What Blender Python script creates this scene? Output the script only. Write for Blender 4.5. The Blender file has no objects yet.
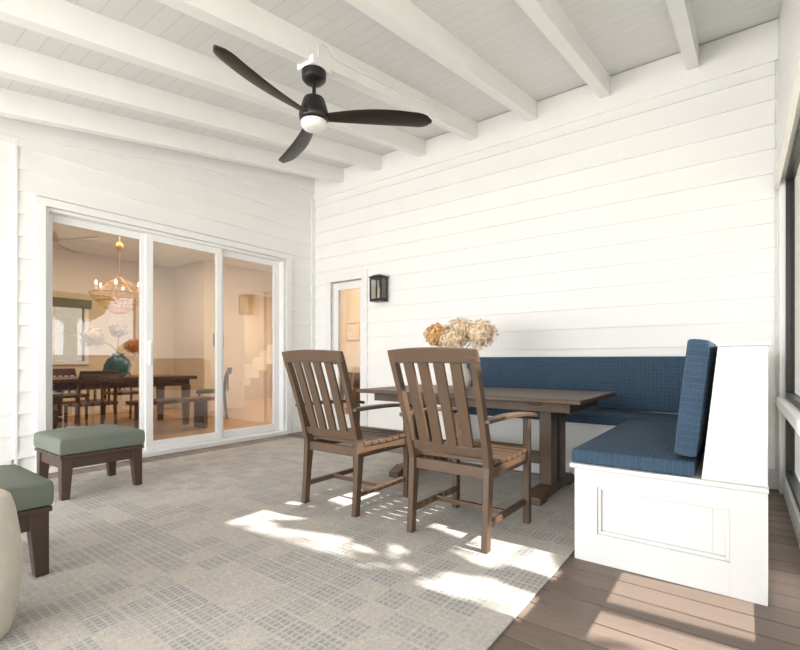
import bpy, bmesh, math, random
from mathutils import Vector, Matrix
random.seed(7)
C = bpy.context.scene.collection
R = math.radians
# ---------------------------------------------------------------- materials
def new_mat(name):
    m = bpy.data.materials.new(name); m.use_nodes = True
    nt = m.node_tree; nt.nodes.clear()
    out = nt.nodes.new('ShaderNodeOutputMaterial')
    return m, nt, out
def N(nt, t, **kw):
    n = nt.nodes.new(t)
    for k, v in kw.items(): setattr(n, k, v)
    return n
def col4(c): return (c[0], c[1], c[2], 1)
def srgb(r, g, b):
    f = lambda v: ((v/255+.055)/1.055)**2.4 if v > 10 else v/255/12.92
    return (f(r), f(g), f(b))
def paint(name, c, rough=.5, noise=0.04, nscale=6, bump=0, bscale=200, stretch=None, metallic=0, coat=0):
    m, nt, out = new_mat(name)
    p = N(nt, 'ShaderNodeBsdfPrincipled'); p.inputs['Roughness'].default_value = rough
    p.inputs['Metallic'].default_value = metallic
    tc = N(nt, 'ShaderNodeTexCoord'); mp = N(nt, 'ShaderNodeMapping')
    if stretch: mp.inputs['Scale'].default_value = stretch
    nt.links.new(tc.outputs['Object'], mp.inputs['Vector'])
    nz = N(nt, 'ShaderNodeTexNoise'); nz.inputs['Scale'].default_value = nscale; nz.inputs['Detail'].default_value = 5
    nt.links.new(mp.outputs[0], nz.inputs['Vector'])
    rp = N(nt, 'ShaderNodeValToRGB')
    rp.color_ramp.elements[0].position = .3; rp.color_ramp.elements[1].position = .7
    rp.color_ramp.elements[0].color = col4([max(0, v*(1-noise)) for v in c])
    rp.color_ramp.elements[1].color = col4([min(1, v*(1+noise)) for v in c])
    nt.links.new(nz.outputs['Fac'], rp.inputs[0]); nt.links.new(rp.outputs[0], p.inputs['Base Color'])
    if bump:
        n2 = N(nt, 'ShaderNodeTexNoise'); n2.inputs['Scale'].default_value = bscale
        nt.links.new(mp.outputs[0], n2.inputs['Vector'])
        b = N(nt, 'ShaderNodeBump'); b.inputs['Strength'].default_value = bump; b.inputs['Distance'].default_value = .003
        nt.links.new(n2.outputs['Fac'], b.inputs['Height']); nt.links.new(b.outputs[0], p.inputs['Normal'])
    nt.links.new(p.outputs[0], out.inputs[0])
    return m
M = {}
M['siding'] = paint('siding_white', (.855, .852, .842), .45, .012, 3, .1, 60, (1, 1, 1))
M['trim'] = paint('trim_white', (.865, .862, .852), .4, .01)
M['beam'] = paint('beam_white', (.88, .877, .868), .45, .015)
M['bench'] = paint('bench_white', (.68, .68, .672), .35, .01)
M['vinyl'] = paint('vinyl_white', (.83, .83, .825), .3, .01)
M['brown'] = paint('brown_lumber', srgb(86, 67, 51), .45, .08, 10, .25, 60, (1, 1, 1))
M['tablewood'] = paint('table_lumber', srgb(88, 71, 57), .4, .09, 5, .2, 40, (1, 12, 12))
M['espresso'] = paint('espresso_lumber', srgb(70, 54, 44), .5, .12, 10, .25, 60)
M['fan'] = paint('fan_dark', srgb(34, 27, 23), .38, .12, 6, 0, 10)
M['fanmetal'] = paint('fan_metal', srgb(24, 21, 20), .35, .05)
M['black'] = paint('black_metal', srgb(22, 22, 22), .4, .05)
M['sage'] = paint('sage_fabric', srgb(107, 113, 104), .9, .08, 120, .5, 500)
M['piping'] = paint('navy_piping', srgb(40, 58, 78), .85, .1, 100)
M['stone'] = paint('travertine', srgb(210, 202, 188), .6, .08, 12, .3, 60)
M['iwall'] = paint('interior_wall', srgb(222, 204, 178), .7, .02)
M['ifloor'] = paint('interior_oak', srgb(160, 120, 82), .35, .2, 4, 0, 10, (1, 8, 1))
M['iwood'] = paint('interior_wood', srgb(92, 60, 38), .4, .2, 6, 0, 10, (1, 6, 6))
M['teal'] = paint('teal_ceramic', srgb(88, 124, 128), .2, .15, 8)
M['gold'] = paint('brass', srgb(200, 150, 80), .3, .05, 6, 0, 10, None, .9)
M['amber'] = paint('amber_beads', srgb(222, 168, 96), .2, .2, 40)
M['shade'] = paint('grey_shade', srgb(112, 106, 98), .8, .05)
M['cream'] = paint('cream_petal', srgb(236, 214, 184), .8, .1, 30)
M['tan'] = paint('tan_petal', srgb(224, 180, 122), .8, .18, 30)
M['orange'] = paint('orange_leaf', srgb(200, 110, 34), .7, .2, 20)
M['stem'] = paint('stem_brown', srgb(110, 88, 58), .8, .1)
M['vase'] = paint('vase_white', srgb(205, 195, 180), .4, .04)
M['leaf'] = paint('leaf_green', srgb(58, 74, 36), .6, .4, 3)
M['bark'] = paint('bark', srgb(70, 56, 44), .9, .3, 12, .6, 30)
M['grass'] = paint('pale_lawn', srgb(186, 182, 164), .9, .15, 2, .5, 40)
M['paper'] = paint('art_paper', srgb(214, 190, 160), .7, .25, 9)
M['darkcush'] = paint('dark_leather', srgb(34, 32, 30), .5, .1)
M['carpet'] = paint('stair_white', srgb(196, 184, 166), .7, .05)
M['frost'] = paint('lamp_diffuser', (.80, .79, .77), .35, .01)
def emis(name, c, s):
    m, nt, out = new_mat(name); e = N(nt, 'ShaderNodeEmission'); e.inputs[0].default_value = col4(c); e.inputs[1].default_value = s
    nt.links.new(e.outputs[0], out.inputs[0]); return m
M['bulb'] = emis('bulb_glow', (1, .75, .45), 6)
def glass(name, refl=.12, tint=(.95, .97, .96)):
    m, nt, out = new_mat(name)
    t = N(nt, 'ShaderNodeBsdfTransparent'); t.inputs[0].default_value = col4(tint)
    g = N(nt, 'ShaderNodeBsdfGlossy'); g.inputs['Roughness'].default_value = .01
    fr = N(nt, 'ShaderNodeLayerWeight'); fr.inputs['Blend'].default_value = .5
    pw = N(nt, 'ShaderNodeMath', operation='POWER'); pw.inputs[1].default_value = 4
    ad = N(nt, 'ShaderNodeMath', operation='ADD'); ad.inputs[1].default_value = refl/2
    mx = N(nt, 'ShaderNodeMixShader')
    nt.links.new(fr.outputs['Facing'], pw.inputs[0]); nt.links.new(pw.outputs[0], ad.inputs[0]); nt.links.new(ad.outputs[0], mx.inputs[0])
    nt.links.new(t.outputs[0], mx.inputs[1]); nt.links.new(g.outputs[0], mx.inputs[2]); nt.links.new(mx.outputs[0], out.inputs[0])
    return m
M['glass'] = glass('door_glass', .34, (.93, .94, .94))
M['smallglass'] = glass('lantern_glass', .16, (.9, .88, .85))
M['dimglass'] = glass('dimming_window_glass', .1, (.50, .46, .40))  # tint added to dim the daylight seen through the window
def screen():
    m, nt, out = new_mat('insect_screen')
    t = N(nt, 'ShaderNodeBsdfTransparent'); d = N(nt, 'ShaderNodeBsdfDiffuse'); d.inputs[0].default_value = (.02, .02, .022, 1)
    mx = N(nt, 'ShaderNodeMixShader'); mx.inputs[0].default_value = .32
    nt.links.new(t.outputs[0], mx.inputs[1]); nt.links.new(d.outputs[0], mx.inputs[2]); nt.links.new(mx.outputs[0], out.inputs[0])
    return m
M['screen'] = screen()
def deck():
    m, nt, out = new_mat('composite_deck')
    p = N(nt, 'ShaderNodeBsdfPrincipled'); p.inputs['Roughness'].default_value = .55
    g = N(nt, 'ShaderNodeNewGeometry'); tc = N(nt, 'ShaderNodeTexCoord'); mp = N(nt, 'ShaderNodeMapping')
    mp.inputs['Scale'].default_value = (2, 70, 70); nt.links.new(tc.outputs['Object'], mp.inputs[0])
    nz = N(nt, 'ShaderNodeTexNoise'); nz.inputs['Scale'].default_value = 1; nz.inputs['Detail'].default_value = 4; nt.links.new(mp.outputs[0], nz.inputs['Vector'])
    r1 = N(nt, 'ShaderNodeValToRGB'); r1.color_ramp.elements[0].color = col4(srgb(116, 101, 91)); r1.color_ramp.elements[1].color = col4(srgb(138, 122, 111))
    nt.links.new(g.outputs['Random Per Island'], r1.inputs[0])
    r2 = N(nt, 'ShaderNodeValToRGB'); r2.color_ramp.elements[0].position = .3; r2.color_ramp.elements[1].position = .7
    r2.color_ramp.elements[0].color = (.86, .86, .86, 1); r2.color_ramp.elements[1].color = (1.06, 1.06, 1.05, 1)
    nt.links.new(nz.outputs['Fac'], r2.inputs[0])
    mu = N(nt, 'ShaderNodeMix', data_type='RGBA', blend_type='MULTIPLY'); mu.inputs[0].default_value = 1
    nt.links.new(r1.outputs[0], mu.inputs[6]); nt.links.new(r2.outputs[0], mu.inputs[7]); nt.links.new(mu.outputs[2], p.inputs['Base Color'])
    b = N(nt, 'ShaderNodeBump'); b.inputs['Strength'].default_value = .2; b.inputs['Distance'].default_value = .002
    nt.links.new(nz.outputs['Fac'], b.inputs['Height']); nt.links.new(b.outputs[0], p.inputs['Normal'])
    nt.links.new(p.outputs[0], out.inputs[0]); return m
M['deck'] = deck()
def ceilmat():
    m, nt, out = new_mat('ceiling_boards')
    p = N(nt, 'ShaderNodeBsdfPrincipled'); p.inputs['Roughness'].default_value = .5
    tc = N(nt, 'ShaderNodeTexCoord'); br = N(nt, 'ShaderNodeTexBrick')
    br.inputs['Color1'].default_value = (.79, .79, .78, 1); br.inputs['Color2'].default_value = (.77, .77, .76, 1); br.inputs['Mortar'].default_value = (.65, .65, .64, 1)
    br.inputs['Scale'].default_value = 1; br.inputs['Mortar Size'].default_value = .003; br.inputs['Brick Width'].default_value = 3.4; br.inputs['Row Height'].default_value = .115
    nt.links.new(tc.outputs['Object'], br.inputs['Vector']); nt.links.new(br.outputs['Color'], p.inputs['Base Color'])
    b = N(nt, 'ShaderNodeBump', invert=True); b.inputs['Strength'].default_value = .2; b.inputs['Distance'].default_value = .004
    nt.links.new(br.outputs['Fac'], b.inputs['Height']); nt.links.new(b.outputs[0], p.inputs['Normal'])
    nt.links.new(p.outputs[0], out.inputs[0]); return m
M['ceiling'] = ceilmat()
def navy(name, ax):
    m, nt, out = new_mat(name)
    p = N(nt, 'ShaderNodeBsdfPrincipled'); p.inputs['Roughness'].default_value = .85
    tc = N(nt, 'ShaderNodeTexCoord'); sp = N(nt, 'ShaderNodeSeparateXYZ'); nt.links.new(tc.outputs['Object'], sp.inputs[0])
    cb = N(nt, 'ShaderNodeCombineXYZ'); nt.links.new(sp.outputs[ax[0]], cb.inputs[0]); nt.links.new(sp.outputs[ax[1]], cb.inputs[1])
    br = N(nt, 'ShaderNodeTexBrick'); br.offset = 0
    br.inputs['Color1'].default_value = col4(srgb(46, 68, 90)); br.inputs['Color2'].default_value = col4(srgb(51, 74, 96)); br.inputs['Mortar'].default_value = col4(srgb(68, 91, 110))
    br.inputs['Scale'].default_value = 1; br.inputs['Mortar Size'].default_value = .0012; br.inputs['Brick Width'].default_value = .03; br.inputs['Row Height'].default_value = .03
    nt.links.new(cb.outputs[0], br.inputs['Vector'])
    nz = N(nt, 'ShaderNodeTexNoise'); nz.inputs['Scale'].default_value = 160; nt.links.new(tc.outputs['Object'], nz.inputs['Vector'])
    rp = N(nt, 'ShaderNodeValToRGB'); rp.color_ramp.elements[0].position = .35; rp.color_ramp.elements[1].position = .65
    rp.color_ramp.elements[0].color = (.78, .78, .78, 1); rp.color_ramp.elements[1].color = (1.12, 1.12, 1.12, 1); nt.links.new(nz.outputs['Fac'], rp.inputs[0])
    mu = N(nt, 'ShaderNodeMix', data_type='RGBA', blend_type='MULTIPLY'); mu.inputs[0].default_value = 1
    nt.links.new(br.outputs['Color'], mu.inputs[6]); nt.links.new(rp.outputs[0], mu.inputs[7]); nt.links.new(mu.outputs[2], p.inputs['Base Color'])
    nt.links.new(p.outputs[0], out.inputs[0]); return m
M['navy_xy'] = navy('navy_grid_fabric_flat', (0, 1)); M['navy_xz'] = navy('navy_grid_fabric_upright', (0, 2)); M['navy_yz'] = navy('navy_grid_fabric_side', (1, 2))
def rugmat():
    m, nt, out = new_mat('woven_rug')
    p = N(nt, 'ShaderNodeBsdfPrincipled'); p.inputs['Roughness'].default_value = .95
    tc = N(nt, 'ShaderNodeTexCoord')
    def brick(bw, rh, c1, c2, mo, ms, off=.5, sm=.4):
        b = N(nt, 'ShaderNodeTexBrick'); b.offset = off
        b.inputs['Color1'].default_value = col4(c1); b.inputs['Color2'].default_value = col4(c2); b.inputs['Mortar'].default_value = col4(mo)
        b.inputs['Scale'].default_value = 1; b.inputs['Mortar Size'].default_value = ms; b.inputs['Mortar Smooth'].default_value = sm; b.inputs['Brick Width'].default_value = bw; b.inputs['Row Height'].default_value = rh
        nt.links.new(tc.outputs['Object'], b.inputs['Vector']); return b
    mask = brick(.13, .13, (0, 0, 0), (1, 1, 1), (.1, .1, .1), .010, 0, .4)
    lightw = brick(.024, .024, srgb(204, 199, 191), srgb(184, 180, 174), srgb(195, 189, 180), .004)
    stripe = brick(.026, .0325, srgb(146, 148, 154), srgb(166, 165, 166), srgb(190, 184, 177), .005, 0, .3)
    m1 = N(nt, 'ShaderNodeMix', data_type='RGBA')
    rm = N(nt, 'ShaderNodeValToRGB'); rm.color_ramp.elements[0].position = .2; rm.color_ramp.elements[1].position = .7
    rm.color_ramp.elements[0].color = (.10, .10, .10, 1); rm.color_ramp.elements[1].color = (.85, .85, .85, 1)
    nt.links.new(mask.outputs['Color'], rm.inputs[0]); nt.links.new(rm.outputs[0], m1.inputs[0])
    nt.links.new(lightw.outputs['Color'], m1.inputs[6]); nt.links.new(stripe.outputs['Color'], m1.inputs[7])
    n2 = N(nt, 'ShaderNodeTexNoise'); n2.inputs['Scale'].default_value = 110; n2.inputs['Detail'].default_value = 3; nt.links.new(tc.outputs['Object'], n2.inputs['Vector'])
    rp2 = N(nt, 'ShaderNodeValToRGB'); rp2.color_ramp.elements[0].position = .3; rp2.color_ramp.elements[1].position = .7
    rp2.color_ramp.elements[0].color = (.76, .76, .76, 1); rp2.color_ramp.elements[1].color = (1.04, 1.04, 1.04, 1)
    nt.links.new(n2.outputs['Fac'], rp2.inputs[0])
    m3 = N(nt, 'ShaderNodeMix', data_type='RGBA', blend_type='MULTIPLY'); m3.inputs[0].default_value = .8
    nt.links.new(m1.outputs[2], m3.inputs[6]); nt.links.new(rp2.outputs[0], m3.inputs[7])
    nt.links.new(m3.outputs[2], p.inputs['Base Color'])
    b = N(nt, 'ShaderNodeBump'); b.inputs['Strength'].default_value = .5; b.inputs['Distance'].default_value = .003
    nt.links.new(n2.outputs['Fac'], b.inputs['Height']); nt.links.new(b.outputs[0], p.inputs['Normal'])
    nt.links.new(p.outputs[0], out.inputs[0]); return m
M['rug'] = rugmat()
# ---------------------------------------------------------------- mesh helpers
def bmn(): return bmesh.new()
def box(bm, x0, x1, y0, y1, z0, z1, mat=None):
    v = [bm.verts.new((x, y, z)) for x in (x0, x1) for y in (y0, y1) for z in (z0, z1)]
    if mat: 
        for q in v: q.co = mat @ q.co
    for f in ((0,1,3,2),(4,6,7,5),(0,4,5,1),(2,3,7,6),(0,2,6,4),(1,5,7,3)): bm.faces.new([v[i] for i in f])
    return v
def loft(bm, rings, cap=True, closed=False):
    R_ = [[bm.verts.new(p) for p in r] for r in rings]
    n = len(R_[0]); m = len(R_)
    for i in range(m if closed else m-1):
        a, b = R_[i], R_[(i+1) % m]
        for j in range(n): bm.faces.new((a[j], a[(j+1) % n], b[(j+1) % n], b[j]))
    if cap and not closed:
        bm.faces.new(R_[0][::-1]); bm.faces.new(R_[-1])
def tube(bm, pts, r, seg=10, closed=False):
    pts = [Vector(p) for p in pts]; rs = r if isinstance(r, (list, tuple)) else [r]*len(pts)
    rings = []; up = None; n = len(pts)
    for i, p in enumerate(pts):
        if closed: t = pts[(i+1) % n]-pts[i-1]
        else: t = pts[min(i+1, n-1)]-pts[max(i-1, 0)]
        t.normalize()
        if up is None:
            up = t.orthogonal().normalized()
        up = (up-t*up.dot(t)).normalized(); s = t.cross(up)
        rings.append([p+(up*math.cos(a)+s*math.sin(a))*rs[i] for a in [2*math.pi*k/seg for k in range(seg)]])
    loft(bm, rings, not closed, closed)
def lathe(bm, prof, c=(0,0,0), seg=32):
    rings = [[(c[0]+r*math.cos(2*math.pi*k/seg), c[1]+r*math.sin(2*math.pi*k/seg), c[2]+z) for k in range(seg)] for r, z in prof]
    loft(bm, rings)
def prism(bm, poly, axis, a, b):
    def P(u, v, w):
        return {'x': (w, u, v), 'y': (u, w, v), 'z': (u, v, w)}[axis]
    loft(bm, [[P(u, v, a) for u, v in poly], [P(u, v, b) for u, v in poly]])
def puff(bm, x0, x1, y0, y1, z0, z1, h, axis=2, cuts=12, mat=None):
    b2 = bmesh.new(); box(b2, x0, x1, y0, y1, z0, z1)
    bmesh.ops.subdivide_edges(b2, edges=b2.edges[:], cuts=cuts, use_grid_fill=True)
    c = Vector(((x0+x1)/2, (y0+y1)/2, (z0+z1)/2)); hf = Vector(((x1-x0)/2, (y1-y0)/2, (z1-z0)/2))
    oth = [i for i in range(3) if i != axis]
    for v in b2.verts:
        n = [(v.co[i]-c[i])/hf[i] for i in range(3)]
        k = (1-abs(n[oth[0]])**6)*(1-abs(n[oth[1]])**6)
        v.co[axis] += h*k*(n[axis] if axis != 2 else max(0, n[axis]))
        for o_ in oth: v.co[o_] -= 0.35*h*n[o_]*abs(n[axis])**4*(abs(n[o_])**4)
    me = bpy.data.meshes.new('tmp'); b2.to_mesh(me); b2.free()
    if mat: me.transform(mat)
    bm.from_mesh(me); bpy.data.meshes.remove(me)
def obj(name, bm, mat, parent=None, bevel=0, seg=2, smooth=False, world=False, sub=0):
    bmesh.ops.recalc_face_normals(bm, faces=bm.faces[:])
    me = bpy.data.meshes.new(name); bm.to_mesh(me); bm.free(); me.materials.append(M[mat] if isinstance(mat, str) else mat)
    o = bpy.data.objects.new(name, me); C.objects.link(o)
    if parent is not None:
        if world:
            p = parent; L = Vector((0,0,0))
            while p: L += p.location; p = p.parent
            me.transform(Matrix.Translation(-L))
        o.parent = parent
    else:
        xs = [v.co.x for v in me.vertices]; ys = [v.co.y for v in me.vertices]; zs = [v.co.z for v in me.vertices]
        L = Vector(((min(xs)+max(xs))/2, (min(ys)+max(ys))/2, min(zs)))
        me.transform(Matrix.Translation(-L)); o.location = L
    if smooth:
        for p in me.polygons: p.use_smooth = True
    if bevel:
        md = o.modifiers.new('bevel', 'BEVEL'); md.width = bevel; md.segments = seg; md.limit_method = 'ANGLE'; md.angle_limit = R(40)
        md.harden_normals = False
    if smooth and hasattr(me, 'set_sharp_from_angle'): me.set_sharp_from_angle(angle=R(50))
    if sub:
        md = o.modifiers.new('sub', 'SUBSURF'); md.levels = sub; md.render_levels = sub
    return o
def tag(o, label, cat, group=None):
    o['label'] = label; o['category'] = cat
    if group: o['group'] = group
    return o
def thing(name, label, cat, loc=(0,0,0), rz=0, group=None):
    o = bpy.data.objects.new(name, None); C.objects.link(o); o.location = loc; o.rotation_euler = (0,0,rz)
    o.empty_display_size = .1
    return tag(o, label, cat, group)
def struct(o, label=None, cat=None):
    o['kind'] = 'structure'
    if label: o['label'] = label
    if cat: o['category'] = cat
    return o
def copy_tree(o, parent=None):
    c = o.copy(); C.objects.link(c); c.parent = parent
    for ch in list(o.children): copy_tree(ch, c)
    return c
# ---------------------------------------------------------------- layout
LX = -4.95; RY = 4.56; SX = .225; NY = -3.2
SL = .1717
def ceil_z(y): return 3.62-SL*(RY-y)
def beam_z(y): return 3.44-SL*(RY-y)
# floor: deck boards along X
b = bmn(); y = NY; w = .14
while y < RY+.02:
    box(b, LX, SX+.12, y, min(y+w-.007, RY), -.025, 0); y += w
struct(obj('floor', b, 'deck', bevel=.0015, seg=1), 'brown composite deck boards running along the long wall', 'floor')
b = bmn(); box(b, LX, SX+.12, NY, RY, -.10, -.03)  # solid black slab under the boards keeps the gaps dark
struct(obj('floor_base', b, 'black'), 'dark base slab seen through the gaps between deck boards', 'floor')
b = bmn(); box(b, -16, 30, -25, 25, -.5, -.35)
struct(obj('ground', b, 'grass'), 'lawn outside the porch', 'ground')
# siding
def siding(bm, a0, a1, zmax, holes, plane, sgn_axis, e=.19, z0=.16, lim=None):
    """plane: coordinate of wall; boards protrude toward room. sgn_axis: 'x' (wall at x=plane, room +x) or 'y' (room -y)"""
    z = z0
    while z < zmax:
        zt = min(z+e, zmax)
        s = a0 if lim is None else max(a0, lim(z))
        cuts = sorted(set([z, zt]+[h[k] for h in holes for k in (2, 3) if z < h[k] < zt]))
        for q in range(len(cuts)-1):
            za, zb = cuts[q], cuts[q+1]; mid = (za+zb)/2
            iv = [(s, a1)]
            for h in holes:
                if h[2] < mid < h[3]:
                    nv = []
                    for (p0, p1) in iv:
                        if h[1] <= p0 or h[0] >= p1: nv.append((p0, p1)); continue
                        if h[0] > p0: nv.append((p0, h[0]))
                        if h[1] < p1: nv.append((h[1], p1))
                    iv = nv
            oa = .0245-.0195*(za-z)/e; ob = .0245-.0195*(zb-z)/e
            for p0, p1 in iv:
                if sgn_axis == 'x': prism(bm, [(plane, za), (plane+oa, za), (plane+ob, zb), (plane, zb)], 'y', p0, p1)
                else: prism(bm, [(plane, za), (plane-oa, za), (plane-ob, zb), (plane, zb)], 'x', p0, p1)
        z += e
D1 = (1.36, 4.02, 0, 2.36)       # sliding door opening (Y range)
D2 = (-4.60, -4.02, 0, 2.08)     # side door opening (X range)
b = bmn()
prism(b, [(NY, -.1), (D1[0], -.1), (D1[0], ceil_z(D1[0])+.1), (NY, ceil_z(NY)+.1)], 'x', LX-.15, LX)
prism(b, [(D1[1], -.1), (RY+.15, -.1), (RY+.15, ceil_z(RY)+.1), (D1[1], ceil_z(D1[1])+.1)], 'x', LX-.15, LX)
prism(b, [(D1[0], D1[3]), (D1[1], D1[3]), (D1[1], ceil_z(D1[1])+.1), (D1[0], ceil_z(D1[0])+.1)], 'x', LX-.15, LX)
siding(b, NY, RY, 3.62, [D1], LX, 'x', lim=lambda z: RY-(3.62-z)/SL if z > 2.3 else NY)
struct(obj('wall_left', b, 'siding'), 'white lap siding wall with the sliding glass door', 'wall')
b = bmn()
box(b, LX, D2[0], RY, RY+.15, -.1, 3.75); box(b, D2[1], SX+.12, RY, RY+.15, -.1, 3.75); box(b, D2[0], D2[1], RY, RY+.15, D2[3], 3.75)
siding(b, LX+.02, SX-.02, 3.32, [D2], RY, 'y')
struct(obj('wall_right', b, 'siding'), 'long white lap siding wall behind the banquette', 'wall')
# ceiling slab
b = bmn(); prism(b, [(NY-.5, ceil_z(NY-.5)), (RY+.15, ceil_z(RY+.15)), (RY+.15, ceil_z(RY+.15)+.25), (NY-.5, ceil_z(NY-.5)+.25)], 'x', LX-.15, SX+.6)
struct(obj('ceiling', b, 'ceiling'), 'sloping white boarded ceiling', 'ceiling')
tn = 1
def trim(bm, label, mat='trim', bevel=.004):
    global tn
    o = struct(obj('trim_%d' % tn, bm, mat, bevel=bevel), label, 'trim'); tn += 1; return o
for X in [-4.39, -3.72, -3.05, -2.373, -1.70, -1.015, -.33]:
    b = bmn(); prism(b, [(NY, beam_z(NY)), (RY-.035, beam_z(RY-.035)), (RY-.035, ceil_z(RY-.035)), (NY, ceil_z(NY))], 'x', X-.045, X+.045)
    trim(b, 'white painted ceiling beam', 'beam', .003)
b = bmn(); box(b, LX, SX, RY-.035, RY, 3.30, 3.61); trim(b, 'white ledger board at the top of the long wall')
b = bmn(); prism(b, [(NY, ceil_z(NY)-.14), (RY-.04, ceil_z(RY-.04)-.14), (RY-.04, ceil_z(RY-.04)), (NY, ceil_z(NY))], 'x', LX, LX+.035); trim(b, 'white sloping frieze board above the sliding door')
b = bmn(); box(b, LX+.001, LX+.03, RY-.09, RY-.001, .0, 3.30); trim(b, 'white inside corner board')
b = bmn(); box(b, LX+.001, LX+.026, 1.14, 1.162, .0, 2.86); trim(b, 'narrow white vertical board left of the sliding door', 'trim', .001)
b = bmn(); box(b, LX+.03, D2[0]-.1, RY-.03, RY, 0, .16); box(b, D2[1]+.1, -2.42, RY-.03, RY, 0, .16); 
struct(obj('baseboard_right', b, 'trim', bevel=.003))
b = bmn(); box(b, LX, LX+.03, NY, 1.12, 0, .16); box(b, LX, LX+.03, 4.13, RY-.1, 0, .16)
struct(obj('baseboard_left', b, 'trim', bevel=.003))
# screen wall (x = SX .. SX+.12)
S0, S1 = SX, SX+.12
posts = [-3.1, -1.5, .1, 1.62, RY-.06]
b = bmn()
for py in posts: box(b, S0, S1, py-.06, py+.06, 0, 2.36)
prism(b, [(NY, 2.36), (RY, 2.36), (RY, ceil_z(RY)), (NY, ceil_z(NY)+.0)], 'x', S0, S1)
box(b, S0-.02, S1+.02, NY, RY-.01, .66, .72)
box(b, S0+.02, S1-.02, NY, RY, 0, .14)
struct(obj('wall_screen', b, 'trim', bevel=.004), 'white posts, rail and header of the screened side', 'wall')
b = bmn(); box(b, S0-.03, S0, NY, RY-.04, 2.30, 2.42); trim(b, 'white header board above the screens')
for i in range(len(posts)-1):
    w_ = bmn(); y0, y1 = posts[i]+.06, posts[i+1]-.06
    f = .04
    for (za, zb) in ((.14, .66), (.72, 2.36)):
        box(w_, S0+.035, S0+.085, y0, y0+f, za, zb); box(w_, S0+.035, S0+.085, y1-f, y1, za, zb)
        box(w_, S0+.035, S0+.085, y0+f, y1-f, za, za+f); box(w_, S0+.035, S0+.085, y0+f, y1-f, zb-f, zb)
    wo = struct(obj('window_%d' % (i+1), w_, 'black'), 'dark framed insect screen bay', 'window screen')
    s_ = bmn(); box(s_, S0+.058, S0+.061, y0, y1, .15, .65); box(s_, S0+.058, S0+.061, y0, y1, .73, 2.35)
    obj('screen_mesh', s_, 'screen', wo, world=True)
# ---------------------------------------------------------------- sliding door
b = bmn(); x0, x1 = LX+.002, LX+.036
box(b, x0, x1, D1[0]-.07, D1[0], 0, 2.40); box(b, x0, x1, D1[1], D1[1]+.09, 0, 2.40); box(b, x0, x1+.004, D1[0]-.09, D1[1]+.11, 2.36, 2.43)
door = struct(obj('door_1', b, 'vinyl', bevel=.004), 'white three panel sliding glass door', 'sliding door')
b = bmn(); box(b, LX-.14, LX, D1[0], D1[0]+.03, 0, D1[3]); box(b, LX-.14, LX, D1[1]-.03, D1[1], 0, D1[3]); box(b, LX-.14, LX, D1[0]+.03, D1[1]-.03, D1[3]-.03, D1[3]); box(b, LX-.15, LX+.06, D1[0], D1[1], 0, .05)
obj('door_frame', b, 'vinyl', door, world=True, bevel=.003)
for (ya, yb, ga, gb, xo) in ((1.385, 2.265, 1.44, 2.20, -.085), (2.235, 3.11, 2.31, 3.035, -.04), (3.08, 3.99, 3.155, 3.90, -.085)):
    b = bmn(); xa, xb = LX+xo-.04, LX+xo
    box(b, xa, xb, ya, ga, .05, 2.33); box(b, xa, xb, gb, yb, .05, 2.33); box(b, xa, xb, ga, gb, .05, .14); box(b, xa, xb, ga, gb, 2.26, 2.33)
    s = obj('sash', b, 'vinyl', door, world=True, bevel=.004)
    b = bmn(); box(b, xa+.017, xa+.022, ga, gb, .14, 2.26); obj('pane', b, 'glass', s, world=True)
    if xo == -.04:
        b = bmn(); box(b, xb, xb+.03, ya+.025, ya+.05, .95, 1.2); obj('handle', b, 'vinyl', s, world=True, bevel=.006)
# side door in the long wall
b = bmn(); y0, y1 = RY-.036, RY-.001
box(b, D2[0]-.09, D2[0], y0, y1, 0, 2.12); box(b, D2[1], D2[1]+.09, y0, y1, 0, 2.12); box(b, D2[0]-.1, D2[1]+.1, y0-.004, y1, 2.08, 2.19)
d2 = struct(obj('door_2', b, 'vinyl', bevel=.004), 'narrow white door with full height glass', 'door')
b = bmn(); xa, xb = D2[0]+.005, D2[1]-.005
box(b, xa, xa+.09, RY+.02, RY+.06, .02, 2.07); box(b, xb-.07, xb, RY+.02, RY+.06, .02, 2.07); box(b, xa+.09, xb-.07, RY+.02, RY+.06, .02, .25); box(b, xa+.09, xb-.07, RY+.02, RY+.06, 1.97, 2.07)
sl = obj('door_leaf', b, 'vinyl', d2, world=True, bevel=.004)
b = bmn(); box(b, xa+.09, xb-.07, RY+.038, RY+.043, .25, 1.97); obj('pane', b, 'glass', sl, world=True)
b = bmn(); tube(b, [(xa+.045, RY+.02, .95), (xa+.045, RY-.03, .95), (xa+.13, RY-.035, .95)], .009); obj('door_handle', b, 'black', sl, smooth=True, world=True)
# ---------------------------------------------------------------- house interior
IX = -9.6; IY0, IY1 = -.6, 9.2; IZ = 2.95
b = bmn(); box(b, IX-2.2, LX-.15, IY0, IY1, -.1, 0.0); box(b, LX-.15, -2.6, RY+.15, IY1, -.1, 0)
struct(obj('floor_interior', b, 'ifloor'), 'oak floor inside the house', 'floor')
b = bmn(); box(b, IX-2.2, LX-.15, IY0, IY1, IZ, IZ+.1); box(b, LX-.15, -2.6, RY+.15, IY1, IZ, IZ+.1)
struct(obj('ceiling_interior', b, 'trim'), 'white ceiling inside the house', 'ceiling')
b = bmn()   # back wall with window
wy0, wy1, wz0, wz1 = 2.78, 3.22, .98, 1.95
PX = -8.4
box(b, IX-.1, IX, IY0, wy0, 0, IZ); box(b, IX-.1, IX, wy1, 4.9, 0, IZ); box(b, IX-.1, IX, wy0, wy1, 0, wz0); box(b, IX-.1, IX, wy0, wy1, wz1, IZ)
box(b, IX-2.2, IX-2.1, 4.8, IY1, 0, IZ); box(b, IX-2.2, IX, 4.9, 5.0, 0, IZ); box(b, IX, PX-.12, 4.85, 4.95, 0, IZ)
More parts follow.
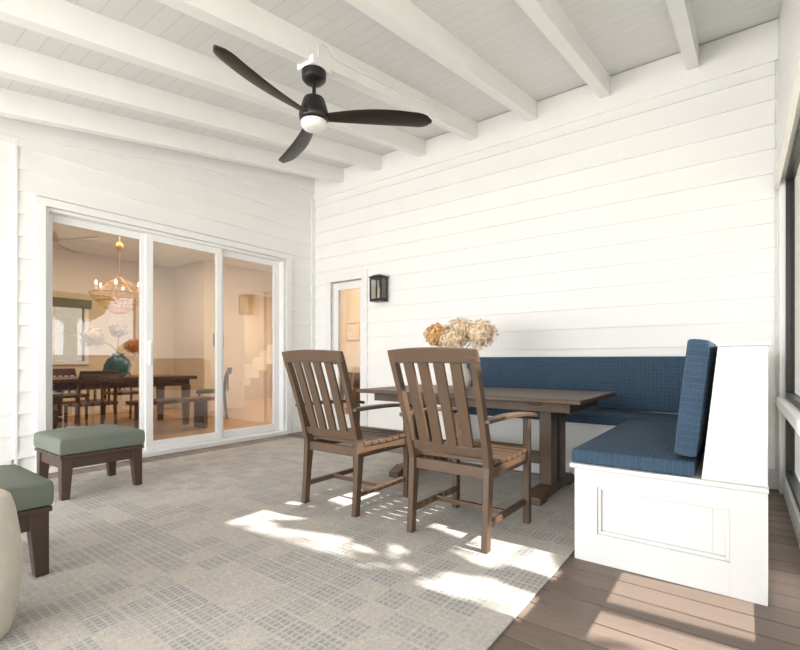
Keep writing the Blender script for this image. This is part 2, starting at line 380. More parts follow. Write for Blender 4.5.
struct(obj('wall_interior', b, 'iwall'), 'warm beige dining room wall', 'wall')
b = bmn(); box(b, IX-2.2, LX-.15, IY0-.1, IY0, 0, IZ); box(b, IX-2.2, -2.6, IY1, IY1+.1, 0, IZ); box(b, -2.6, -2.5, RY+.15, IY1, 0, IZ)
struct(obj('wall_interior_end', b, 'iwall'), 'warm beige end walls of the house', 'wall')
# partition with arch at x=PX
b = bmn(); a0, a1, zs = 5.75, 6.75, 2.0
box(b, PX-.12, PX, 4.85, a0, 0, IZ); box(b, PX-.12, PX, a1, IY1, 0, IZ)
n = 16; cy = (a0+a1)/2; rr = (a1-a0)/2
for i in range(n):
    t0, t1 = math.pi*i/n, math.pi*(i+1)/n
    q = [(cy-rr*math.cos(t0), zs+rr*math.sin(t0)), (cy-rr*math.cos(t1), zs+rr*math.sin(t1))]
    prism(b, [q[0], q[1], (q[1][0], IZ), (q[0][0], IZ)], 'x', PX-.12, PX)
struct(obj('wall_interior_arch', b, 'iwall'), 'beige interior wall with a round arched opening', 'wall')
b = bmn(); f = .06
box(b, IX, IX+.04, wy0-f, wy0, wz0-f, wz1+f); box(b, IX, IX+.04, wy1, wy1+f, wz0-f, wz1+f); box(b, IX, IX+.04, wy0, wy1, wz0-f, wz0); box(b, IX, IX+.04, wy0, wy1, wz1, wz1+f)
box(b, IX-.05, IX-.02, wy0, wy1, (wz0+wz1)/2-.015, (wz0+wz1)/2+.015)
wi = struct(obj('window_5', b, 'trim'), 'small white framed dining room window', 'window')
b = bmn(); box(b, IX-.06, IX-.055, wy0, wy1, wz0, wz1); obj('pane', b, 'dimglass', wi, world=True)
b = bmn(); box(b, IX+.045, IX+.075, wy0-.1, wy1+.1, wz1-.02, wz1+.14); tag(obj('window_shade', b, 'shade', bevel=.006), 'grey pulled-up shade above the dining room window', 'window shade')
# staircase beyond the arch
st = thing('staircase', 'pale staircase seen through the arched opening', 'stairs', (-10.6, 7.4, 0))
for i in range(8):
    b = bmn(); box(b, -.5, .5, -.8+i*.25, -.8+(i+1)*.25, 0, .18*(i+1)); obj('step', b, 'carpet', st)
# interior dining table
def simple_table(name, label, cx, cy, lx, ly, h, mat):
    t = thing(name, label, 'table', (cx, cy, 0))
    b = bmn(); box(b, -lx/2, lx/2, -ly/2, ly/2, h-.055, h); obj('tabletop', b, mat, t, bevel=.006)
    b = bmn(); box(b, -lx/2+.08, lx/2-.08, -ly/2+.08, ly/2-.08, h-.15, h-.055); obj('apron', b, mat, t)
    for sx in (-1, 1):
        for sy in (-1, 1):
            b = bmn(); cxx, cyy = sx*(lx/2-.12), sy*(ly/2-.12)
            loft(b, [[(cxx+u*r, cyy+v*r, z) for u, v in ((-1,-1),(1,-1),(1,1),(-1,1))] for r, z in ((.035, 0), (.05, h-.15))])
            obj('leg', b, mat, t, bevel=.004)
    return t
simple_table('dining_table', 'long brown wooden dining table inside the house under the chandelier', -7.3, 2.85, 1.05, 1.9, .76, 'iwood')
def wood_chair(label, x, y, rz, mat='iwood', cush='iwood'):
    t = thing('dining_chair', label, 'chair', (x, y, 0), rz, 'dining chairs inside the house')
    for s in (-1, 1):
        b = bmn(); tube(b, [(s*.2, .2, 0), (s*.2, .19, .44)], [.016, .02]); obj('leg', b, mat, t, smooth=True)
        b = bmn(); tube(b, [(s*.2, -.24, 0), (s*.2, -.2, .44), (s*.2, -.23, .7), (s*.19, -.28, .86)], [.016, .02, .02, .016]); obj('leg', b, mat, t, smooth=True)
    b = bmn(); puff(b, -.235, .235, -.22, .24, .44, .485, .01, cuts=5); obj('seat', b, cush, t, bevel=.008, smooth=True)
    b = bmn()
    rings = []
    for i in range(9):
        u = -1+2*i/8; yy = -.275-.04*(1-u*u)
        rings.append([(u*.2, yy-.01, .76), (u*.2, yy+.01, .76), (u*.2, yy+.0, .87), (u*.2, yy-.02, .87)])
    loft(b, rings); obj('backrest', b, mat, t, bevel=.004)
    b = bmn()
    for k in range(4): box(b, -.13+k*.075, -.105+k*.075, -.27, -.255, .46, .78)
    obj('back_slats', b, mat, t)
    return t
wood_chair('brown wooden chair on the near side of the inside table', -6.5, 2.25, R(90))
wood_chair('brown wooden chair on the far side of the inside table, on the left', -8.15, 2.5, R(-90))
wood_chair('brown wooden chair on the far side of the inside table, on the right', -8.15, 3.3, R(-90))
wood_chair('dark cushioned chair inside, to the right of the dining table', -7.3, 4.35, R(150), 'black', 'darkcush')
# low bench on the near side of the inside table
wb = thing('wooden_bench', 'brown wooden bench on the near side of the inside table', 'bench', (-6.45, 3.25, 0))
b = bmn(); box(b, -.17, .17, -.55, .55, .40, .45); obj('seat', b, 'iwood', wb, bevel=.005)
for s in (-1, 1):
    b = bmn(); box(b, -.14, .14, s*.42-.03, s*.42+.03, 0, .40); obj('leg', b, 'iwood', wb, bevel=.005)
def picture(label, cx, cy, cz, w, h, ax, fm='iwood'):
    t = thing('framed_picture', label, 'picture', (cx, cy, cz), 0, 'small pictures inside the house')
    f = .02; fb = bmn(); pb = bmn()
    def bb(bm, a0, a1, z0, z1, d0, d1):
        if ax == 'x': box(bm, d0, d1, a0, a1, z0, z1)
        else: box(bm, a0, a1, -d1, -d0, z0, z1)
    bb(fb, -w/2, -w/2+f, -h/2, h/2, 0, .025); bb(fb, w/2-f, w/2, -h/2, h/2, 0, .025); bb(fb, -w/2+f, w/2-f, -h/2, -h/2+f, 0, .025); bb(fb, -w/2+f, w/2-f, h/2-f, h/2, 0, .025)
    bb(pb, -w/2+f, w/2-f, -h/2+f, h/2-f, 0, .01)
    obj('frame', fb, fm, t); obj('print', pb, 'paper', t)
picture('small brown framed picture on the wall beside the arched opening', PX+.001, 5.15, 1.4, .22, .26, 'x')
b = bmn(); box(b, PX, -2.6, 7.0, 7.1, 0, IZ)
struct(obj('wall_interior_hall', b, 'iwall'), 'beige hall wall behind the narrow door', 'wall')
picture('pale framed picture seen through the narrow glass door', -6.45, 6.995, 1.6, .38, .36, 'y', 'tan')
simple_table('hall_table', 'small brown table seen through the narrow glass door', -6.4, 6.75, .7, .4, .75, 'iwood')
# flowers helper
def bloom(bm, c, r, n, sz, flat=.85):
    for i in range(n):
        d = Vector((random.gauss(0,1), random.gauss(0,1), random.gauss(0,1))).normalized()
        p = Vector(c)+Vector((d.x, d.y, d.z*flat))*r*random.uniform(.72, 1.08)
        nrm = (d+Vector((random.uniform(-.6,.6), random.uniform(-.6,.6), random.uniform(-.6,.6)))).normalized()
        a = nrm.orthogonal().normalized(); q = nrm.cross(a); s = sz*random.uniform(.7, 1.25)
        ce = bm.verts.new(p)
        for k in range(4):
            t0 = k*math.pi/2+.1; t1 = t0+math.pi/2-.2; tm = (t0+t1)/2
            v1 = bm.verts.new(p+(a*math.cos(t0)+q*math.sin(t0))*s*.7+nrm*s*.15)
            v2 = bm.verts.new(p+(a*math.cos(tm)+q*math.sin(tm))*s*1.1+nrm*s*.3)
            v3 = bm.verts.new(p+(a*math.cos(t1)+q*math.sin(t1))*s*.7+nrm*s*.15)
            bm.faces.new((ce, v1, v2, v3))
def flower(name, label, base, head, r, mat, group, n=260, sz=.016):
    t = thing(name, label, 'flower', base, 0, group)
    h = Vector(head)-Vector(base)
    b = bmn(); tube(b, [(0,0,0), (h.x*.3, h.y*.3, h.z*.55), (h.x, h.y, h.z)], .004, 6); obj('stem', b, 'stem', t, smooth=True)
    b = bmn(); bmesh.ops.create_icosphere(b, subdivisions=2, radius=r*.75, matrix=Matrix.Translation(h)@Matrix.Diagonal((1,1,.85,1))); bloom(b, h, r, n, sz)
    obj('bloom', b, mat, t)
# interior vase + flowers on the table
t = bmn(); lathe(t, [(.07, 0), (.14, .05), (.175, .16), (.13, .25), (.065, .30), (.075, .33), (.06, .33)], (-7.05, 2.78, .762), 24)
tag(obj('vase', t, 'teal', smooth=True), 'teal round ceramic vase on the inside dining table', 'vase')
for i, (dx, dy, dz, r_, mt, lb) in enumerate([(0, -.30, .54, .15, 'cream', 'large cream hydrangea head over the left of the teal vase'), (.05, .19, .44, .12, 'orange', 'orange leafy sprig leaning right out of the teal vase'), (.1, -.03, .66, .11, 'cream', 'small cream hydrangea head straight above the teal vase')]):
    flower('hydrangea' if mt == 'cream' else 'leafy_sprig', lb, (-7.05, 2.78, 1.095), (-7.05+dx, 2.78+dy, .76+dz), r_, mt, 'flowers in the teal vase', 160, .024)
# chandelier
ch = thing('chandelier', 'wide tiered amber beaded chandelier hanging over the inside table', 'chandelier', (-7.2, 2.86, 1.95))
b = bmn()
for rr_, zz in ((.37, 0), (.20, .14), (.27, -.11), (.15, -.21)): tube(b, [(rr_*math.cos(a), rr_*math.sin(a), zz) for a in [2*math.pi*k/36 for k in range(36)]], .008, 8, True)
for k in range(6):
    a = k*math.pi/3; tube(b, [(.37*math.cos(a), .37*math.sin(a), 0), (.20*math.cos(a), .20*math.sin(a), .14), (.02*math.cos(a), .02*math.sin(a), .24)], .005, 6)
obj('ring', b, 'gold', ch, smooth=True)
b = bmn(); tube(b, [(0,0,.23), (0,0,.99)], .007, 8); lathe(b, [(.01,.62),(.04,.645),(.052,.69),(.04,.735),(.01,.76)], seg=16); lathe(b, [(.07, .96), (.07, .99)], seg=20); obj('stem', b, 'gold', ch, smooth=True)
b = bmn()
for k in range(26):
    a = 2*math.pi*k/26
    for (r0, z0_, r1, z1_) in ((.37, 0, .27, -.11), (.20, .14, .37, 0), (.27, -.11, .15, -.21), (.15, -.21, .03, -.27)):
        for q in range(5):
            v = (q+.5)/5; r_ = r0+(r1-r0)*v; z_ = z0_+(z1_-z0_)*v-.025*math.sin(v*math.pi)
            bmesh.ops.create_icosphere(b, subdivisions=1, radius=.0095, matrix=Matrix.Translation((r_*math.cos(a), r_*math.sin(a), z_)))
bs = obj('bead_strands', b, 'amber', ch, smooth=True); bs['kind'] = 'stuff'
for k in range(6):
    a = 2*math.pi*(k+.5)/6; cx, cy = .3*math.cos(a), .3*math.sin(a)
    b = bmn(); lathe(b, [(.03, .03), (.035, .04), (.014, .05), (.014, .10)], (cx, cy, 0), 12); c_ = obj('candle', b, 'cream', ch, smooth=True)
    b = bmn(); lathe(b, [(.006, .10), (.018, .12), (.015, .145), (.003, .17)], (cx, cy, 0), 12); obj('bulb', b, 'bulb', c_, smooth=True)
# ---------------------------------------------------------------- rug
b = bmn(); box(b, -4.6, -.70, -1.0, 3.86, .001, .012)
tag(obj('area_rug', b, 'rug', bevel=.004), 'large beige and grey woven area rug under table and chairs', 'rug')
RZ = .0125
# ---------------------------------------------------------------- patio chair
def patio_chair(label, loc, rz=0):
    t = thing('dining_armchair', label, 'chair', loc, rz, 'slatted brown armchairs at the table')
    W = .235
    def yb(z):    # centre line of rear post
        if z < .42: return -.285+.035*z/.42
        return -.25-.20*((z-.42)/.62)**1.15
    for s in (-1, 1):
        b = bmn(); rings = []
        for i in range(15):
            z = 1.0*i/14; c = yb(z); dpt = .023+.008*math.exp(-((z-.42)/.15)**2); 
            x = s*(W+.012*max(0, (z-.42)/.6))
            rings.append([(x-.018, c-dpt, z), (x+.018, c-dpt, z), (x+.018, c+dpt, z), (x-.018, c+dpt, z)])
        loft(b, rings); obj('leg', b, 'brown', t, bevel=.004)
        b = bmn(); box(b, s*W*1.05-.019, s*W*1.05+.019, .229, .275, 0, .635); obj('leg', b, 'brown', t, bevel=.004)
        # arm
        b = bmn(); rings = []
        for i in range(11):
            u = i/10; y = yb(.66)-.02+u*(.335-yb(.66)+.02); zz = .645+.02*(1-u)+.012*math.sin(u*math.pi)-.01*max(0, u-.85)/.15
            hw = .024+.010*math.sin(u*math.pi*.8)
            xx = s*(W*1.05+.012)
            rings.append([(xx-hw, y, zz-.0), (xx+hw, y, zz-.0), (xx+hw, y, zz+.022), (xx-hw, y, zz+.022)])
        loft(b, rings); obj('armrest', b, 'brown', t, bevel=.005)
        b = bmn(); box(b, s*W-.014, s*W+.014, -.24, .23, .365, .425); obj('side_rail', b, 'brown', t, bevel=.003)
        b = bmn(); box(b, s*W-.013, s*W+.013, -.26, .23, .115, .148); obj('stretcher', b, 'brown', t, bevel=.004)
    b = bmn(); box(b, -W, W, -.262, -.234, .365, .425); obj('rear_rail', b, 'brown', t, bevel=.003)
    b = bmn(); box(b, -W, W, .235, .262, .365, .425); obj('front_rail', b, 'brown', t, bevel=.003)
    b = bmn(); box(b, -W, W, -.03, -.004, .118, .146); obj('stretcher', b, 'brown', t, bevel=.004)
    b = bmn()   # slatted contoured seat
    ns = 7
    for k in range(ns):
        y0 = -.225+k*.075; y1 = y0+.065; u = (k+.5)/ns; zc = .43+.014*(2*u-1)**2+.006*u
        box(b, -.262, .262, y0, y1, zc-.002, zc+.02)
    obj('seat', b, 'brown', t, bevel=.004)
    # back: crest rail
    b = bmn(); rings = []
    nn = 12
    for i in range(nn+1):
        u = -1+2*i/nn; x = u*.272; top = 1.053-.012*u*u; bot = .972-.002*u*u
        bow = -.02*(1-u*u)
        rings.append([(x, yb(bot)+bow-.016, bot), (x, yb(bot)+bow+.016, bot), (x, yb(top)+bow+.014, top), (x, yb(top)+bow-.014, top)])
    loft(b, rings); obj('crest_rail', b, 'brown', t, bevel=.006)
    b = bmn(); rings = []
    for i in range(9):
        u = -1+2*i/8; x = u*W; bow = -.014*(1-u*u)
        rings.append([(x, yb(.48)+bow-.012, .48), (x, yb(.48)+bow+.012, .48), (x, yb(.53)+bow+.012, .53), (x, yb(.53)+bow-.012, .53)])
    loft(b, rings); obj('lower_back_rail', b, 'brown', t, bevel=.004)
    for k in range(4):
        xc = (-1.5+k)*.094; b = bmn(); rings = []
        for i in range(9):
            v = i/8; z = .52+v*.46; u = xc/W; bow = -.018*(1-u*u); c = yb(z)+bow; x = xc*(.97+.06*v); hw = .031
            rings.append([(x-hw, c-.009, z), (x+hw, c-.009, z), (x+hw, c+.009, z), (x-hw, c+.009, z)])
        loft(b, rings); obj('back_slat', b, 'brown', t, bevel=.003)
    return t
ch1 = patio_chair('brown slatted dining armchair on the right, nearer the blue bench', (-1.29, 2.43, RZ))
ch2 = copy_tree(ch1); ch2.location = (-2.19, 2.43, RZ); ch2['label'] = 'brown slatted dining armchair on the left, nearer the sliding door'
# ---------------------------------------------------------------- patio table
TB = thing('trestle_dining_table', 'brown slatted trestle dining table between armchairs and blue bench', 'table', (-1.735, 3.43, RZ))
b = bmn(); hx, hy = .935, .49; h = .735
nb = 9; bw = (2*hy-.16)/nb
for k in range(nb): box(b, -hx+.085, hx-.085, -hy+.08+k*bw+.002, -hy+.08+(k+1)*bw-.002, h-.028, h)
obj('tabletop', b, 'tablewood', TB, bevel=.003)
b = bmn(); box(b, -hx, -hx+.083, -hy, hy, h-.03, h+.001); box(b, hx-.083, hx, -hy, hy, h-.03, h+.001); box(b, -hx+.083, hx-.083, -hy, -hy+.08, h-.03, h+.001); box(b, -hx+.083, hx-.083, hy-.08, hy, h-.03, h+.001)
obj('top_border', b, 'brown', TB, bevel=.006)
b = bmn(); box(b, -hx+.1, hx-.1, -hy+.12, -hy+.15, h-.10, h-.03); box(b, -hx+.1, hx-.1, hy-.15, hy-.12, h-.10, h-.03); box(b, -hx+.1, -hx+.13, -hy+.15, hy-.15, h-.10, h-.03); box(b, hx-.13, hx-.1, -hy+.15, hy-.15, h-.10, h-.03)
obj('apron', b, 'brown', TB, bevel=.003)
for s in (-1, 1):
    X = s*.60
    for yy in (-.10, .10):
        b = bmn(); box(b, X-.045, X+.045, yy-.065, yy+.065, .09, .655); obj('leg', b, 'brown', TB, bevel=.006)
    b = bmn(); prism(b, [(-.40, 0), (-.28, 0), (-.25, .025), (.25, .025), (.28, 0), (.40, 0), (.40, .05), (.30, .09), (-.30, .09), (-.40, .05)], 'x', X-.05, X+.05); obj('foot', b, 'brown', TB, bevel=.005)
    b = bmn(); prism(b, [(-.38, .705), (-.38, .68), (-.28, .645), (.28, .645), (.38, .68), (.38, .705)], 'x', X-.045, X+.045); obj('cleat', b, 'brown', TB, bevel=.004)
b = bmn(); box(b, -.556, .556, -.025, .025, .20, .29); obj('stretcher', b, 'brown', TB, bevel=.005)
# vase and hydrangeas
tz = RZ+.737
vx, vy = -1.93, 3.46
b = bmn(); lathe(b, [(.05, 0), (.075, .03), (.085, .09), (.065, .16), (.04, .2), (.048, .225), (.035, .2)], (vx, vy, tz), 28)
tag(obj('vase', b, 'vase', smooth=True), 'pale vase of dried hydrangeas on the brown trestle table', 'vase')
for (dx, dy, z, r_, mt, lb) in [(-.20, -.06, 1.22, .115, 'tan', 'golden tan dried hydrangea head, leftmost in the table vase'), (-.06, .09, 1.265, .12, 'cream', 'cream dried hydrangea head in the middle, highest of the bouquet'),
                           (.16, .03, 1.22, .145, 'cream', 'cream dried hydrangea head, rightmost and largest of the bouquet'), (.0, -.15, 1.16, .105, 'cream', 'low cream dried hydrangea head in front of the others')]:
    flower('dried_hydrangea', lb, (vx, vy, tz+.23), (vx+dx, vy+dy, z), r_, mt, 'dried hydrangeas in the table vase', 700, .0115)
# ---------------------------------------------------------------- banquette
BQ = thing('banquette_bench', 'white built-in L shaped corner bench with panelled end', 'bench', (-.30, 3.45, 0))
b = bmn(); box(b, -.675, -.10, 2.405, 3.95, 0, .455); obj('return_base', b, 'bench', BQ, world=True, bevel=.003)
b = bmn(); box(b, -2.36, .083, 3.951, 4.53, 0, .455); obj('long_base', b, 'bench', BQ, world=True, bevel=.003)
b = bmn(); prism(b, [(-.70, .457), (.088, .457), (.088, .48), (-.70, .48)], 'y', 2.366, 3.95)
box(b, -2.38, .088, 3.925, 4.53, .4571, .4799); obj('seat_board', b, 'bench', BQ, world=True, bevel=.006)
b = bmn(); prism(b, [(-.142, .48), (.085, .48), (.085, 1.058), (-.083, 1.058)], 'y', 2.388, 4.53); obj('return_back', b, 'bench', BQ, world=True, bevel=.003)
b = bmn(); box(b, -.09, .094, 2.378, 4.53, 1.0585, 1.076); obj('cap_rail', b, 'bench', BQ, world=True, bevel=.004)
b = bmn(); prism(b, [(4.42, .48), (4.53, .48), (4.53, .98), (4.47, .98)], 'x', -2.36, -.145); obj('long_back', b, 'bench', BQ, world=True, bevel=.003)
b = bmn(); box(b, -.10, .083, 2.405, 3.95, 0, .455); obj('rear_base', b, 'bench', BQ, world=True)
# face frame with recess
b = bmn(); fy0, fy1 = 2.378, 2.404
rx0, rx1, rz0, rz1 = -.57, -.04, .145, .375
box(b, -.677, rx0, fy0, fy1, 0, .455); box(b, rx1, .085, fy0, fy1, 0, .455); box(b, rx0, rx1, fy0, fy1, 0, rz0); box(b, rx0, rx1, fy0, fy1, rz1, .455)
obj('end_panel', b, 'bench', BQ, world=True, bevel=.001)
b = bmn(); w2 = .016; yv = fy0+.010
box(b, rx0, rx0+w2, yv, fy1, rz0, rz1); box(b, rx1-w2, rx1, yv, fy1, rz0, rz1); box(b, rx0+w2, rx1-w2, yv, fy1, rz0, rz0+w2); box(b, rx0+w2, rx1-w2, yv, fy1, rz1-w2, rz1)
obj('panel_moulding', b, 'bench', BQ, world=True, bevel=.003)
def rect_pts(a0, a1, b0, b1, r=.03, n=4):
    pts = []
    for (cx, cy, s) in ((a1-r, b1-r, 0), (a0+r, b1-r, 90), (a0+r, b0+r, 180), (a1-r, b0+r, 270)):
        for k in range(n+1):
            t = R(s+90*k/n); pts.append((cx+r*math.cos(t), cy+r*math.sin(t)))
    return pts
def cushion(name, label, x0, x1, y0, y1, z0, z1, axis, mat, rot=None, h=.014, group=None, r=.024):
    t = thing(name, label, 'cushion', ((x0+x1)/2, (y0+y1)/2, z0), 0, group)
    cx, cy = (x0+x1)/2, (y0+y1)/2
    b = bmn(); X, Y, Z = (x1-x0)/2, (y1-y0)/2, z1-z0
    puff(b, -X, X, -Y, Y, 0, Z, h, axis, 14)
    o1 = obj('cover', b, mat, t, bevel=r, seg=4, smooth=True)
    b = bmn(); e = r*.28
    if axis == 2:
        for zz in (e*1.2, Z-e*1.2): tube(b, [(p[0], p[1], zz) for p in rect_pts(-X+e, X-e, -Y+e, Y-e)], .0045, 6, True)
    elif axis == 1:
        for yy in (-Y+e, Y-e): tube(b, [(p[0], yy, p[1]) for p in rect_pts(-X+e, X-e, e, Z-e)], .0045, 6, True)
    else:
        for xx in (-X+e, X-e): tube(b, [(xx, p[0], p[1]) for p in rect_pts(-Y+e, Y-e, e, Z-e, .05, 6)], .0045, 6, True)
    obj('piping', b, 'piping', t, smooth=True)
    if rot: t.rotation_euler = rot
    return t
cushion('seat_cushion', 'navy grid seat cushion on the short arm of the bench, nearest the panelled end', -.695, -.165, 2.385, 3.86, .482, .548, 2, 'navy_xy', group='navy bench seat cushions')
cushion('seat_cushion', 'long navy grid seat cushion on the bench run along the wall', -2.35, -.165, 3.885, 4.40, .482, .548, 2, 'navy_xy', group='navy bench seat cushions')
cushion('back_cushion', 'upright navy back cushion on the short arm, at the white end panel', -.250, -.162, 2.41, 4.22, .568, 1.095, 0, 'navy_yz', rot=(0, R(6), 0), group='navy bench back cushions', r=.04, h=.02)
cushion('back_cushion', 'long navy back cushion leaning along the wall behind the table', -2.35, -.30, 4.285, 4.385, .568, 1.03, 1, 'navy_xz', rot=(R(-5), 0, 0), group='navy bench back cushions', r=.03)
# ---------------------------------------------------------------- ottomans
def ottoman(label, x, y, rz=0):
    t = thing('ottoman', label, 'ottoman', (x, y, RZ), rz, 'green cushioned brown ottomans')
    a = .28
    for sx in (-1, 1):
        for sy in (-1, 1):
            b = bmn(); cx, cy = sx*(a-.048), sy*(a-.048)
            loft(b, [[(cx+u*r+sx*dx, cy+v*r+sy*dx, z) for u, v in ((-1,-1),(1,-1),(1,1),(-1,1))] for r, z, dx in ((.026, 0, .012), (.038, .29, 0))])
            obj('leg', b, 'espresso', t, bevel=.004)
    b = bmn(); c = a-.02
    box(b, -c, c, -c, -c+.03, .215, .29); box(b, -c, c, c-.03, c, .215, .29); box(b, -c, -c+.03, -c+.03, c-.03, .215, .29); box(b, c-.03, c, -c+.03, c-.03, .215, .29)
    obj('apron', b, 'espresso', t, bevel=.003)
    b = bmn()
    for k in range(6): box(b, -a+k*.0945, -a+k*.0945+.087, -a, a, .29, .315)
    obj('slatted_top', b, 'espresso', t, bevel=.004)
    b = bmn(); puff(b, -a-.005, a+.005, -a-.005, a+.005, .317, .432, .022, 2, 14); cu = obj('cushion', b, 'sage', t, bevel=.035, seg=4, smooth=True)
    b = bmn()
    for zz in (.328, .42): tube(b, [(p[0], p[1], zz) for p in rect_pts(-a+.002, a-.002, -a+.002, a-.002, .03)], .006, 6, True)
    obj('piping', b, 'sage', cu, smooth=True)
    return t
o1 = ottoman('sage cushioned brown ottoman in front of the sliding door', -4.08, 1.41)
o2 = copy_tree(o1); o2.location = (-2.83, .45, RZ); o2['label'] = 'sage cushioned brown ottoman cut off by the left edge, beside the stone drum'
# drum stool
b = bmn(); lathe(b, [(.13, 0), (.162, .006), (.175, .05), (.192, .16), (.196, .25), (.19, .34), (.176, .44), (.162, .49), (.148, .502), (.10, .504)], (-2.205, .335, RZ), 48)
tag(obj('drum_side_table', b, 'stone', smooth=True), 'cream stone drum side table at the lower left corner', 'side table')
# ---------------------------------------------------------------- ceiling fan
FX, FY = -2.373, 2.178; FZ = beam_z(FY)
F = thing('ceiling_fan', 'dark three blade ceiling fan with a white light globe', 'ceiling fan', (FX, FY, FZ))
b = bmn(); box(b, -.08, .08, -.085, .085, -.037, .018); obj('mounting_block', b, 'trim', F, bevel=.006)
b = bmn(); lathe(b, [(.03, -.115), (.06, -.112), (.082, -.09), (.086, -.038)], seg=36); obj('canopy', b, 'fanmetal', F, smooth=True, bevel=.003)
b = bmn(); lathe(b, [(.013, -.23), (.013, -.11)], seg=16); lathe(b, [(.03, -.235), (.03, -.2)], seg=24); obj('downrod', b, 'fanmetal', F, smooth=True)
b = bmn(); lathe(b, [(.05, -.385), (.085, -.38), (.10, -.365), (.104, -.335), (.094, -.30), (.08, -.25), (.07, -.225), (.03, -.22)], seg=40); obj('motor_housing', b, 'fanmetal', F, smooth=True)
b = bmn(); lathe(b, [(.01, -.44), (.05, -.437), (.075, -.427), (.087, -.41), (.09, -.386)], seg=40); obj('light_globe', b, 'frost', F, smooth=True)
for k in range(3):
    a = R((40, 155, 277)[k]); b = bmn(); rings = []; nn = 22
    for i in range(nn+1):
        t_ = i/nn; r = .07+t_*.75
        hw = .036+.038*math.sin(min(1, t_*1.25)*math.pi*.62)
        if t_ > .86: hw *= math.sqrt(max(.02, 1-((t_-.86)/.142)**2))
        off = -.03*math.sin(t_*math.pi)*1.0+.01*t_
        pit = -R(18-7*t_); zc = -.35
        ring = []
        for q in range(12):
            g = 2*math.pi*q/12; u = math.cos(g)*hw; v = math.sin(g)*.009
            yy = off+u*math.cos(pit)-v*math.sin(pit); zz = zc+u*math.sin(pit)+v*math.cos(pit)
            ring.append((r*math.cos(a)-yy*math.sin(a), r*math.sin(a)+yy*math.cos(a), zz))
        rings.append(ring)
    loft(b, rings); obj('blade', b, 'fan', F, smooth=True)
# conduit
b = bmn(); X2 = FX+.056
ctl = [(X2+.006, FY-.015, FZ+.02)]
for i in range(11):
    th = math.pi-math.pi*i/10*.82; ctl.append((X2, FY+.06+.075*math.cos(th), FZ+.085+.075*math.sin(th)))
for i in range(14):
    y_ = FY+.17+i*.12; ctl.append((X2, y_, FZ+.088+SL*(y_-FY)))
tube(b, ctl, .0105, 10); tag(obj('electrical_conduit', b, 'trim', smooth=True), 'thin white conduit curving from the fan box along the beam', 'conduit')
# ---------------------------------------------------------------- wall lantern
LT = thing('wall_lantern', 'black metal wall lantern beside the narrow door', 'wall light', (-3.66, RY-.025, 1.90))
b = bmn(); box(b, -.06, .06, -.02, 0, -.12, .13); obj('back_plate', b, 'black', LT, bevel=.004)
b = bmn(); w_ = .085; d0, d1 = -.15, -.03
for sx in (-1, 1):
    for yy in (d0, d1): box(b, sx*w_-.008, sx*w_+.008, yy-.008, yy+.008, -.15, .13)
for zz in (-.15, .12):
    box(b, -w_, w_, d0-.008, d0+.008, zz, zz+.018); box(b, -w_, w_, d1-.008, d1+.008, zz, zz+.018)
    for sx in (-1, 1): box(b, sx*w_-.008, sx*w_+.008, d0, d1, zz, zz+.018)
obj('frame', b, 'black', LT)
dm = (d0+d1)/2
b = bmn(); loft(b, [[(u*r, dm+v*r*.75, z) for u, v in ((-1,-1),(1,-1),(1,1),(-1,1))] for r, z in ((.103, .137), (.103, .145), (.05, .17), (.03, .175))]); obj('top_cap', b, 'black', LT)
b = bmn(); box(b, -w_-.01, w_+.01, d0-.01, d1+.01, -.165, -.151); obj('bottom_plate', b, 'black', LT, bevel=.003)
b = bmn(); box(b, -w_+.004, w_-.004, d0-.002, d0+.001, -.13, .12)
for sx in (-1, 1): box(b, sx*w_-.001, sx*w_+.001, d0+.01, d1-.01, -.13, .12)
obj('glass', b, 'smallglass', LT)
b = bmn(); lathe(b, [(.02, -.15), (.02, -.06), (.008, -.055), (.02, -.03), (.014, 0), (.003, .03)], (0, dm, 0), 14); obj('candle_bulb', b, 'frost', LT, smooth=True)
b = bmn(); box(b, -.02, .02, -.03, -.02, .02, .06); obj('bracket', b, 'black', LT)
# ---------------------------------------------------------------- unseen trees added outside to trim the sun into floor patches
def blocker_tree(label, x, y, zc, r, hscale=1.0, n=5200, core=True, s0=.05, s1=.1):
    t = thing('blocker_tree', label, 'blocker_tree', (x, y, -.35), 0, 'added sun-blocking trees outside the screens')
    b = bmn(); tube(b, [(0,0,0), (.05,.03,zc*.5), (0,0,zc+.2)], [.2*r/1.8,.15*r/1.8,.05], 10); obj('trunk', b, 'bark', t, smooth=True)
    b = bmn(); cz = Vector((0,0,zc+.35))
    if core:
        bmesh.ops.create_icosphere(b, subdivisions=4, radius=r*.93, matrix=Matrix.Translation(cz)@Matrix.Diagonal((1,1,hscale,1)))
        for v in b.verts:
            d = (v.co-cz); k = 1+.05*math.sin(d.x*5+x)*math.cos(d.y*4.3)+.04*math.sin(d.z*6+y); v.co = cz+d*k
    for i in range(n):
        d = Vector((random.gauss(0,1), random.gauss(0,1), random.gauss(0,1))).normalized()
        p = cz+Vector((d.x, d.y, d.z*hscale))*r*(random.uniform(.86, .99) if core else random.uniform(.2, 1.0))
        a = Vector((random.gauss(0,1), random.gauss(0,1), random.gauss(0,1))).normalized(); q = a.orthogonal().normalized(); s = random.uniform(s0, s1)
        bm_v = [b.verts.new(p+a*s), b.verts.new(p+q*s*.45), b.verts.new(p-a*s), b.verts.new(p-q*s*.45)]; b.faces.new(bm_v)
    obj('crown', b, 'leaf', t)
    return t
blocker_tree('added leafy green tree outside the screens, nearest the camera end', 5.2, -3.5, 5.0, 1.7)
blocker_tree('added leafy green tree outside the screens, second from the camera end', 4.8, .36, 5.0, 1.72, 1.8, 5000)
blocker_tree('added leafy green tree outside the screens, by the far corner of the porch', 4.8, 4.66, 5.0, 1.78, 1.7, 5000)
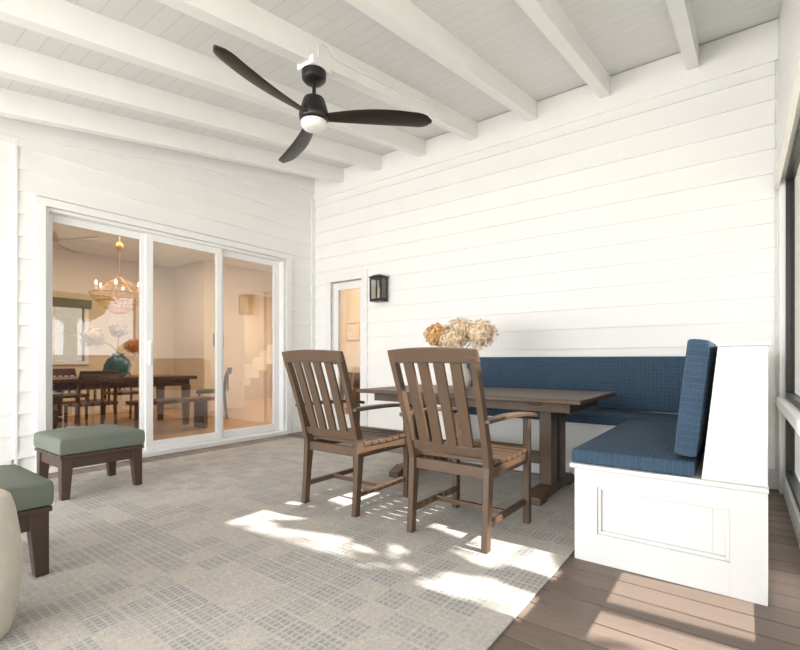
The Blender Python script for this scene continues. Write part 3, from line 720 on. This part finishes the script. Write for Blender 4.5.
blocker_tree('added slender sparse sapling breaking up sunlight between the two larger trees by the screens', 3.1, 2.15, 3.75, .6, 1.4, 34, False, .2, .36)  # few big leaves, added to dapple the sun entering the gap
# ---------------------------------------------------------------- lights
def light(name, kind, energy, color, loc, direction=None, size=None, size_y=None, angle=None):
    l = bpy.data.lights.new(name, kind); l.energy = energy; l.color = color
    if kind == 'AREA': l.shape = 'RECTANGLE'; l.size = size; l.size_y = size_y
    if kind == 'SUN': l.angle = angle
    if kind == 'POINT': l.shadow_soft_size = size
    o = bpy.data.objects.new(name, l); C.objects.link(o); o.location = loc
    if direction: o.rotation_euler = Vector(direction).to_track_quat('-Z', 'Y').to_euler()
    return o
el = R(39)
light('sun', 'SUN', 21, (1, .95, .88), (6, 5, 8), (-.997*math.cos(el), -.05*math.cos(el), -math.sin(el)), angle=R(.53))
light('daylight_rear', 'AREA', 240, (.99, .992, 1), (-2.9, NY-.3, 1.3), (-.1, 1, .2), 4.6, 2.2)
light('daylight_side', 'AREA', 80, (1, .99, .97), (S1+.25, -1.3, 1.5), (-1, .15, .22), 3.4, 1.7)
light('interior_ceiling_light', 'AREA', 75, (1, .82, .60), (-7.3, 3.0, IZ-.05), (0, 0, -1), 2.0, 2.5)
light('interior_hall_light', 'AREA', 115, (1, .84, .66), (-9.9, 6.8, IZ-.05), (0, 0, -1), 1.2, 2)
light('interior_corner_light', 'AREA', 75, (1, .86, .70), (-5.6, 5.9, IZ-.05), (0, 0, -1), 1.5, 1.5)
w = bpy.data.worlds.new('world'); bpy.context.scene.world = w; w.use_nodes = True
bg = w.node_tree.nodes['Background']; bg.inputs[0].default_value = (.975, .985, 1, 1); bg.inputs[1].default_value = 2.95
# ---------------------------------------------------------------- camera
cam = bpy.data.cameras.new('camera'); cam.lens = 457/800*36; cam.sensor_width = 36; cam.shift_y = 35/800; cam.clip_start = .02
co = bpy.data.objects.new('camera', cam); C.objects.link(co); co.location = (0, 0, 1.0); co.rotation_euler = (R(90), 0, R(36.8))
bpy.context.scene.camera = co
bpy.context.scene.view_settings.view_transform = 'Standard'
bpy.context.scene.view_settings.look = 'None'
bpy.context.scene.view_settings.exposure = .3
